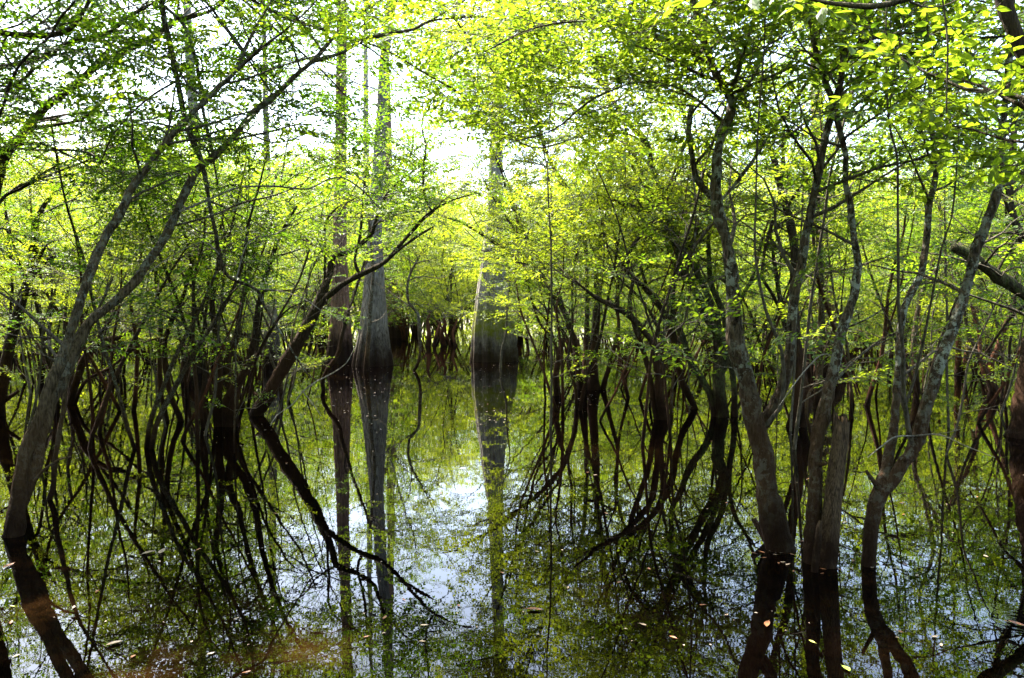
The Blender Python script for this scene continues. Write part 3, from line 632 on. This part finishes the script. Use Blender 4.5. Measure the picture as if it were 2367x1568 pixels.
cypress('dark-footed cypress hidden among stems at left, grey trunk showing against the sky', 862,
        [(862, 447, 56), (820, 448, 46), (740, 450, 34), (600, 456, 28), (330, 452, 24), (100, 436, 18), (0, 432, 16)], BK_CYP2, 16, seed=11)
cypress('grey cypress behind the stem clump, half hidden by leaves', 843,
        [(843, 628, 44), (780, 627, 34), (700, 625, 24), (540, 622, 18), (340, 616, 14), (150, 612, 10)], BK_CYP2, 12, seed=12)
cypress('broad dark-footed cypress behind the curved trees at right', 858,
        [(858, 1903, 96), (800, 1903, 76), (720, 1900, 54), (650, 1897, 42), (500, 1895, 32), (300, 1890, 26), (100, 1885, 22)], BK_CYPR, 16, seed=13, flute=.2)
tree('stump_clump', 'ragged dark brown broken stems far back between the brown cypress and the main cypress', 'stump', 800, [
    ('trunk', '990,798,15 992,770,12 988,740,9 995,722,5', 3, dict(tip=False, zmin=.8, limbs=(.4, 1.))),
    ('trunk', '1003,797,10 1010,770,9 1018,745,6', 2, dict(tip=False, zmin=.8, dy=.5)),
    ('trunk', '1026,800,14 1020,772,11 1030,750,9 1026,735,6', 3, dict(tip=False, zmin=.8, dy=-.4)),
    ('trunk', '1052,798,10 1046,770,8 1056,740,6 1050,715,4', 3, dict(tip=False, zmin=.8, dy=.8)),
    ('trunk', '1040,799,8 1030,770,7 1010,742,5', 2, dict(zmin=.8)),
], BK_RED, LEAFY, SPR_FAR)
tree('stump_clump', 'dark broken stems standing behind the right side of the main cypress', 'stump', 782, [
    ('trunk', '1203,782,16 1200,750,13 1206,720,10 1200,698,6', 3, dict(tip=False, zmin=.8)),
    ('trunk', '1216,782,9 1222,750,8 1216,715,6', 3, dict(tip=False, zmin=.8, dy=.6)),
], BK_DARK, LEAFY, SPR_FAR)

# ------------------------------------------------------------------ background trees (prototypes, then copies)
def proto(seed, stems, H, spread, r0, nl, bark, leaf, temps, lsc, taper=.3, zlow=.3):
    global rng
    rng = np.random.default_rng(seed)
    parts = []; tw = MB(); sprays = []
    for k in range(stems):
        a = rng.uniform(0, 6.28); b = np.array([math.cos(a), math.sin(a), 0]) * rng.uniform(0, .28)
        d = unit(np.array([math.cos(a) * rng.uniform(.1, .55) * spread, math.sin(a) * rng.uniform(.1, .55) * spread, 1.]))
        h = H * rng.uniform(.65, 1.); n = 8; P = [b - d * .4]; 
        for j in range(n):
            P.append(P[-1] + d * h / n); d = unit(d + rng.normal(0, .13, 3) + np.array([0, 0, .05]))
        P = np.array(P); R = np.linspace(r0 * rng.uniform(.6, 1.1), r0 * taper, n + 1); P, R = resample(P, R, .3)
        m = MB(); tube(m, P, R, 7, .06); parts.append(('trunk', m.mesh('trunk', bark)))
        side_limbs(tw, sprays, P, R, int(nl / stems + 1), zlow, (.9, 2.1), .8, 1, .15)
    lf = MB(); place_sprays(lf, None, sprays, temps, lsc)
    parts.append(('twigs', tw.mesh('twigs', BK_TWIG))); parts.append(('crown', lf.mesh('crown', leaf, False)))
    return parts, h
PROTO = []
for k in range(6): PROTO.append(('thicket', proto(100 + k, [8, 9, 6, 10, 7, 9][k], 6.2, 1., .034, 64, [BK_DARK, BK_RED, BK_DARK][k % 3], [LEAFY, LEAF, LEAFY][k % 3], SPR_FAR, 1.)))
for k in range(4): PROTO.append(('tall', proto(200 + k, [1, 2, 1, 3][k], 8.5, .5, .09, 62, [BK_CYP, BK_BROWN, BK_RED, BK_DARK][k], [LEAF, LEAFY, LEAF, LEAFY][k], SPR_FAR, 1.2)))
rng = np.random.default_rng(5)
for k in range(5): PROTO.append(('mid', proto(300 + k, [2, 3, 1, 3, 2][k], 7.4, .8, .05, 32, [BK_DARK, BK_BROWN, BK_GREY, BK_DARK, BK_RED][k], [LEAF, LEAFD, LEAFY, LEAF, LEAFY][k], SPR, 1., .25, 2.3)))
LAB = {'mid': 'leafy slender tree', 'thicket': 'multi-stemmed tree', 'tall': 'taller slim tree'}
def place_bg(px, Y, kind, scale):
    x = (px - CX) / F * Y
    cands = [p for p in PROTO if p[0] == kind]; parts, h = cands[int(rng.integers(len(cands)))][1]
    zone = ['near the left edge', 'left of the cypress group', 'around the cypress group', 'between the main cypress and the big forked tree', 'behind the near trees at right', 'near the right edge'][int(np.clip(px // 395, 0, 5))]
    dist = 'closest' if Y < 14.4 else 'nearer' if Y < 24 else 'farther' if Y < 42 else 'farthest'
    lab = f'{LAB[kind]} in the {dist} backdrop {zone}'
    o = root('background_tree', lab, 'tree', (x, Y, 0), lab + ' (row)')
    o['group'] = f'{dist} backdrop trees {zone}' + (' of taller kind' if kind == 'tall' else '')
    o.rotation_euler.z = rng.uniform(0, 6.28); o.scale = (scale * rng.uniform(.9, 1.15), scale * rng.uniform(.9, 1.15), scale)
    for nme, me in parts:
        c = bpy.data.objects.new(nme, me); C.objects.link(c); c.parent = o
        if nme == 'twigs': struct(c, 'stuff')
TOPY = [(-200,200),(150,260),(300,190),(420,220),(500,270),(620,250),(760,220),(900,240),(1000,350),(1150,340),(1300,290),(1450,270),(1540,350),(1650,230),(1900,250),(2150,330),(2300,250),(2600,190)]
OLD = [(-200, 190), (300, 190), (420, 200), (500, 260), (600, 300), (760, 260), (900, 200), (1000, 330), (1080, 280), (1160, 250), (1250, 220), (1450, 200), (1540, 250), (1650, 210), (2600, 190)]
def topelev(px):
    py = np.interp(px, [a for a, _ in TOPY], [b for _, b in TOPY]); return (700 - py) / F
nbg = 0
for Ya, Yb, step in ((14.5, 19, 170), (19, 25, 130), (25, 32, 105), (32, 42, 95), (42, 55, 85), (55, 72, 80)):
    px = -180 + rng.uniform(0, step)
    while px < 2550:
        Y = rng.uniform(Ya, Yb); h = (CAMH + Y * topelev(px)) * rng.uniform(.7, 1.02)
        if not (Y < (24 if px < 1000 else 27) and 700 < px < 1240):
            kind = 'tall' if rng.random() < .3 and h > 6 else 'thicket'
            sc = np.clip(h / (8.5 if kind == 'tall' else 6.2), .5, 2.4 if kind == 'tall' else 2.0)
            if 690 < px < 1230 and Y < 22: sc *= .6
            place_bg(px, Y, kind, sc); nbg += 1
        px += step * rng.uniform(.7, 1.3)
for px in list(np.linspace(-140, 400, 5)) + list(np.linspace(1330, 2500, 8)):
    Y = rng.uniform(8.5, 14.3); place_bg(px + rng.uniform(-40, 40), Y, 'mid', rng.uniform(.5, .72)); nbg += 1
for px, Y, s in ((470, 9.5, .55), (560, 11.5, .6), (650, 12.5, .5), (1300, 11., .5), (330, 8.2, .5), (200, 9, .5)):
    place_bg(px, Y, 'mid', s); nbg += 1
SAP = []
for k in range(5):
    rng = np.random.default_rng(400 + k); tw_, lf_, sp_, P = MB(), MB(), [], [np.array([0, 0, -.4])]
    d = unit(np.array([rng.uniform(-.35, .35), rng.uniform(-.2, .2), 1.]))
    for j in range(11):
        P.append(P[-1] + d * .45); d = unit(d + rng.normal(0, .10, 3) + np.array([0, 0, .04]))
    P, R_ = resample(P, np.linspace(.019, .005, 12), .12); m = MB(); tube(m, P, R_, 6, .08)
    side_limbs(tw_, [], P, R_, 7, .5, (.4, 1.1), 1.2, 1, .2); side_limbs(tw_, sp_, P, R_, 7, .4, (.3, .8), 1., 1, .1)
    place_sprays(lf_, tw_, sp_, SPR, .9)
    SAP.append([('trunk', m.mesh('trunk', [BK_BROWN, BK_TWIG, BK_RED, BK_TWIG, BK_DARK][k])), ('twigs', tw_.mesh('twigs', BK_TWIG)), ('crown', lf_.mesh('crown', [LEAF, LEAFY][k % 2], False))])
rng = np.random.default_rng(9)
for k, px in enumerate(list(np.linspace(20, 690, 20)) + list(np.linspace(1250, 2350, 34))):
    px = px + rng.uniform(-25, 25); Y = rng.uniform(7.5, 14); zone = 'at the left edge' if px < 300 else 'around the left stem clump' if px < 720 else 'right of the main cypress' if px < 1650 else 'behind the big forked tree' if px < 2000 else 'at the right edge'
    lab = ('near' if Y < 10.5 else 'mid-distance') + ' thin leafy sapling standing in the water ' + zone
    o = root('sapling', lab, 'sapling', ((px - CX) / F * Y, Y, 0), lab.replace('sapling', 'saplings')); s = rng.uniform(.6, 1.1); o.scale = (s, s, s); o.rotation_euler.z = rng.uniform(0, 6.28)
    for nme, me in SAP[int(rng.integers(5))]:
        c = bpy.data.objects.new(nme, me); C.objects.link(c); c.parent = o
        if nme == 'twigs': struct(c, 'stuff')
# unseen forest trees added beside and behind the camera to shade trunks and water
k = 0
while k < 48:
    a = rng.uniform(-math.pi, math.pi); r_ = rng.uniform(4.5, 20)
    if k < 10: a = -rng.uniform(.75, 1.25); r_ = rng.uniform(5, 15)
    x, y = math.sin(a) * r_, math.cos(a) * r_
    if (abs(x) - .66 * y) * .83 < (4.6 if y > -1 else 3.0) or math.hypot(x, y) < 4.4: continue
    cands = [p for p in PROTO if p[0] in ('tall', 'mid')]; parts = cands[int(rng.integers(len(cands)))][1][0]
    o = root('unseen_shade_tree', 'unseen tall leafy tree added beyond the edges of the picture for shade', 'tree', (x, y, 0), 'unseen forest trees added for shade')
    s = rng.uniform(1.3, 1.8); o.scale = (s, s, s); o.rotation_euler.z = rng.uniform(0, 6.28)
    for nme, me in parts:
        c = bpy.data.objects.new(nme, me); C.objects.link(c); c.parent = o
        if nme == 'twigs': struct(c, 'stuff')
    k += 1
print('background trees', nbg)
# far wood
lf = MB(); tw = MB(); sprays = []
for k in range(2600):
    Y = rng.uniform(76, 110); X = rng.uniform(-.8, .8) * Y; z = rng.beta(1.2, 1.6) * (6 + 4 * math.sin(X * .13) ** 2 + 3 * (X > 0))
    sprays.append((np.array([X, Y, z + .3]), unit(rng.normal(0, 1, 3)), rng.uniform(7, 12)))
place_sprays(lf, None, sprays, SPR_FAR, 1.)
for k in range(320):
    Y = rng.uniform(75, 100); X = rng.uniform(-.8, .8) * Y
    b = np.array([X, Y, -.3]); tube(tw, np.array([b, b + [rng.normal(0, .6), 0, 4], b + [rng.normal(0, 1.2), 0, 9]]), np.array([.16, .12, .06]), 5)
fw = lf.build('distant_wood', LEAFY, None, False); tag(fw, 'pale green distant woodland closing the swamp behind all other trees', 'woodland'); struct(fw, 'stuff')
ft = tw.build('stems', BK_BROWN, fw)

# ------------------------------------------------------------------ water
m, nt = newmat('swamp_water')
tc = N(nt, 'ShaderNodeTexCoord'); ob = tc.outputs['Object']
p = N(nt, 'ShaderNodeBsdfPrincipled')
nt.links.new(ramp(nt, noise(nt, ob, .7, 4), [(.5, (.0006, .0003, .0002)), (.8, (.004, .002, .0006))]), p.inputs['Base Color'])
wc = p.inputs['Base Color'].links[0].from_socket
for (sx_, sy_), rad_ in (((700, 1500), .34), ((60, 1420), .25), ((300, 1560), .25)):
    q_ = at(sx_, sy_, waterY(sy_)); dd = N(nt, 'ShaderNodeVectorMath'); dd.operation = 'DISTANCE'; nt.links.new(ob, dd.inputs[0]); dd.inputs[1].default_value = (q_[0], q_[1], 0)
    f_ = mth(nt, 'SUBTRACT', 1., mth(nt, 'DIVIDE', mth(nt, 'ADD', dd.outputs['Value'], mth(nt, 'MULTIPLY', mth(nt, 'SUBTRACT', noise(nt, ob, 5., 4), .5), .5)), rad_), True)
    wc = mix(nt, f_, wc, (.011, .005, .0015))
nt.links.new(wc, p.inputs['Base Color'])
p.inputs['Roughness'].default_value = 0.0; p.inputs['IOR'].default_value = 1.34
h = mth(nt, 'ADD', mth(nt, 'MULTIPLY', noise(nt, ob, 1.3, 2), 1.), mth(nt, 'MULTIPLY', noise(nt, ob, 9., 2), .10))
rp = at(2345, 1432, waterY(1432))
dv = N(nt, 'ShaderNodeVectorMath'); dv.operation = 'DISTANCE'; nt.links.new(ob, dv.inputs[0]); dv.inputs[1].default_value = (rp[0], rp[1], 0)
ds = dv.outputs['Value']
ring = mth(nt, 'MULTIPLY', mth(nt, 'SINE', mth(nt, 'MULTIPLY', ds, 130.)), mth(nt, 'SUBTRACT', 1., mth(nt, 'MULTIPLY', ds, 4.5), True))
h = mth(nt, 'ADD', h, mth(nt, 'MULTIPLY', ring, .06))
b = N(nt, 'ShaderNodeBump'); b.inputs['Strength'].default_value = .07; b.inputs['Distance'].default_value = .02
nt.links.new(h, b.inputs['Height']); nt.links.new(b.outputs[0], p.inputs['Normal'])
o = N(nt, 'ShaderNodeOutputMaterial'); nt.links.new(p.outputs[0], o.inputs[0])
w = MB(); w.add([(-600, -60, 0), (600, -60, 0), (600, 900, 0), (-600, 900, 0)], [[0, 1, 2, 3]])
wo = w.build('water', m); struct(wo)

# ------------------------------------------------------------------ floating leaves and specks
def litmat(name, a, b):
    m, nt = newmat(name); g = N(nt, 'ShaderNodeObjectInfo')
    c = mix(nt, g.outputs['Random'], a, b); p = N(nt, 'ShaderNodeBsdfPrincipled'); nt.links.new(c, p.inputs['Base Color'])
    p.inputs['Roughness'].default_value = .5
    o = N(nt, 'ShaderNodeOutputMaterial'); nt.links.new(p.outputs[0], o.inputs[0]); return m
LIT = {'orange-brown': litmat('dry_orange', (.10, .03, .01), (.24, .09, .03)), 'pale tan': litmat('dry_tan', (.14, .10, .07), (.26, .2, .15)), 'yellow-green': litmat('fresh_fallen', (.16, .24, .03), (.4, .38, .05))}
def leafmesh(mat, k):
    r_ = np.random.default_rng(k); n = 9; m = MB(); L = 1.; w = r_.uniform(.16, .26); curl = r_.uniform(.05, .22); top = []
    for i in range(n + 1):
        t = i / n; ww = w * math.sin(math.pi * min(1, t * .97 + .02)) ** .8
        zc = .03 + curl * (t - .5) ** 2 * 1.6; yb = .06 * math.sin(t * 3 + k)
        top += [(t * L - .5, yb - ww, zc + ww * .35), (t * L - .5, yb, zc), (t * L - .5, yb + ww, zc + ww * .3)]
    q = [[i * 3 + j, i * 3 + 3 + j, i * 3 + 4 + j, i * 3 + 1 + j] for i in range(n) for j in range(2)]
    m.add(top, q); tube(m, np.array([(-.5, 0, .05), (-.62, .01, .06), (-.72, .03, .05)]), np.array([.012, .010, .008]), 4)
    return m.mesh('floating_leaf', mat)
LM = {c: [leafmesh(mt, k) for k in range(4)] for c, mt in LIT.items()}
def drop(px, py, color, size, label=None, group=None):
    Y = waterY(py); P = at(px, py, Y)
    o = bpy.data.objects.new('floating_leaf', LM[color][int(rng.integers(4))]); C.objects.link(o)
    o.location = (P[0], P[1], .002); o.rotation_euler = (rng.normal(0, .05), rng.normal(0, .05), rng.uniform(0, 6.28)); s = size * rng.uniform(.8, 1.2); o.scale = (s, s, s)
    near = 'lower left' if px < 800 else 'lower middle' if px < 1550 else 'lower right'
    where = near + ' water' if py > 1080 else ('mid-distance water, ' + ('left side' if px < 1000 else 'right side'))
    g = f'{color} leaves on the {where}'
    tag(o, label or f'small {color} leaf floating on the {where}', 'fallen leaf', group or g)
cols = ['orange-brown'] * 6 + ['pale tan'] * 4 + ['yellow-green']
for k in range(60):
    py = 1080 + 480 * rng.random() ** .9; drop(rng.uniform(20, 2350), py, cols[int(rng.integers(11))], .036)
for cx, cy, sx, sy, n in ((1810, 1278, 60, 12, 12), (1905, 1305, 55, 14, 12), (2010, 1310, 45, 8, 6), (1880, 1180, 60, 60, 10), (1790, 1180, 30, 50, 8), (1370, 925, 50, 10, 8), (1660, 1010, 60, 25, 6), (500, 1110, 120, 60, 8), (870, 870, 80, 30, 14), (1140, 880, 60, 35, 16), (1620, 960, 80, 8, 6)):
    for k in range(n): drop(cx + rng.normal(0, sx), cy + rng.normal(0, sy), cols[int(rng.integers(10))], .034)
for px, py, c, s, lab in ((1235, 1412, 'orange-brown', .075, 'largest orange leaf floating alone in the bottom middle'), (345, 1280, 'pale tan', .085, 'large pale curled leaf floating in the left foreground'),
                          (20, 1310, 'orange-brown', .10, 'large orange leaf cut by the left edge of the water'), (265, 1490, 'pale tan', .07, 'pale leaf floating nearest the bottom left corner'),
                          (1775, 1445, 'orange-brown', .07, 'orange leaf on the black reflection below the big forked tree'), (2350, 1445, 'orange-brown', .08, 'orange leaf beside the ripple rings at the right edge'),
                          (1955, 1548, 'yellow-green', .06, 'bright green leaf at the bottom right of centre'), (375, 1278, 'pale tan', .10, 'smaller pale leaf just right of the large pale curled leaf')):
    drop(px, py, c, s, lab, 'largest fallen leaves')
m = MB(); r_ = np.random.default_rng(77)
for cx, sx, ya, yb, n in ((870, 90, 850, 1000, 80), (1140, 60, 840, 1010, 80), (1300, 700, 780, 1500, 260), (600, 400, 800, 1500, 200), (1370, 60, 900, 960, 60)):
    for k in range(n):
        px = r_.normal(cx, sx); py = ya + (yb - ya) * r_.random() ** 1.4; P = at(px, py, waterY(py)); s = r_.uniform(.002, .007) * (1 if py > 1000 else 2.)
        a = r_.uniform(0, 6.28); ca, sa = math.cos(a) * s, math.sin(a) * s
        v = [(P[0] + ca * 1.6, P[1] + sa * 1.6, .003), (P[0] - sa, P[1] + ca, .005), (P[0] - ca * 1.6, P[1] - sa * 1.6, .003), (P[0] + sa, P[1] - ca, .005)]
        m.add(v, [[0, 1, 2, 3]])
sp_o = m.build('floating_specks', LIT['pale tan'], None, False); tag(sp_o, 'tiny pale specks of debris scattered over the dark water', 'debris'); struct(sp_o, 'stuff')

# ------------------------------------------------------------------ light
Sd = Vector((-.42, .46, 1.0)).normalized()
el, az = math.asin(Sd.z), math.atan2(Sd.x, Sd.y)
W = bpy.data.worlds.new('World'); S.world = W; W.use_nodes = True; nt = W.node_tree; nt.nodes.clear()
sk = nt.nodes.new('ShaderNodeTexSky'); sk.sky_type = 'NISHITA'; sk.sun_disc = False; sk.sun_elevation = el; sk.sun_rotation = az % (2 * math.pi)
sk.air_density = 1.; sk.dust_density = 3.; sk.ozone_density = 1.
bg = nt.nodes.new('ShaderNodeBackground'); bg.inputs['Strength'].default_value = .15
ow = nt.nodes.new('ShaderNodeOutputWorld'); nt.links.new(sk.outputs[0], bg.inputs[0]); nt.links.new(bg.outputs[0], ow.inputs[0])
sl = bpy.data.lights.new('sun', 'SUN'); sl.energy = 4.5; sl.angle = math.radians(.5); sl.color = (1, .93, .80)
so = bpy.data.objects.new('sun', sl); C.objects.link(so); so.rotation_euler = Sd.to_track_quat('Z', 'Y').to_euler()
vs = S.view_settings; vs.view_transform = 'Standard'; vs.look = 'None'; vs.gamma = 1; vs.use_curve_mapping = False; vs.exposure = 2.98
S.render.engine = 'CYCLES'
cy = S.cycles; cy.max_bounces = 6; cy.diffuse_bounces = 4; cy.glossy_bounces = 3; cy.transmission_bounces = 4; cy.transparent_max_bounces = 4
cy.caustics_reflective = False; cy.caustics_refractive = False; cy.sample_clamp_indirect = 8
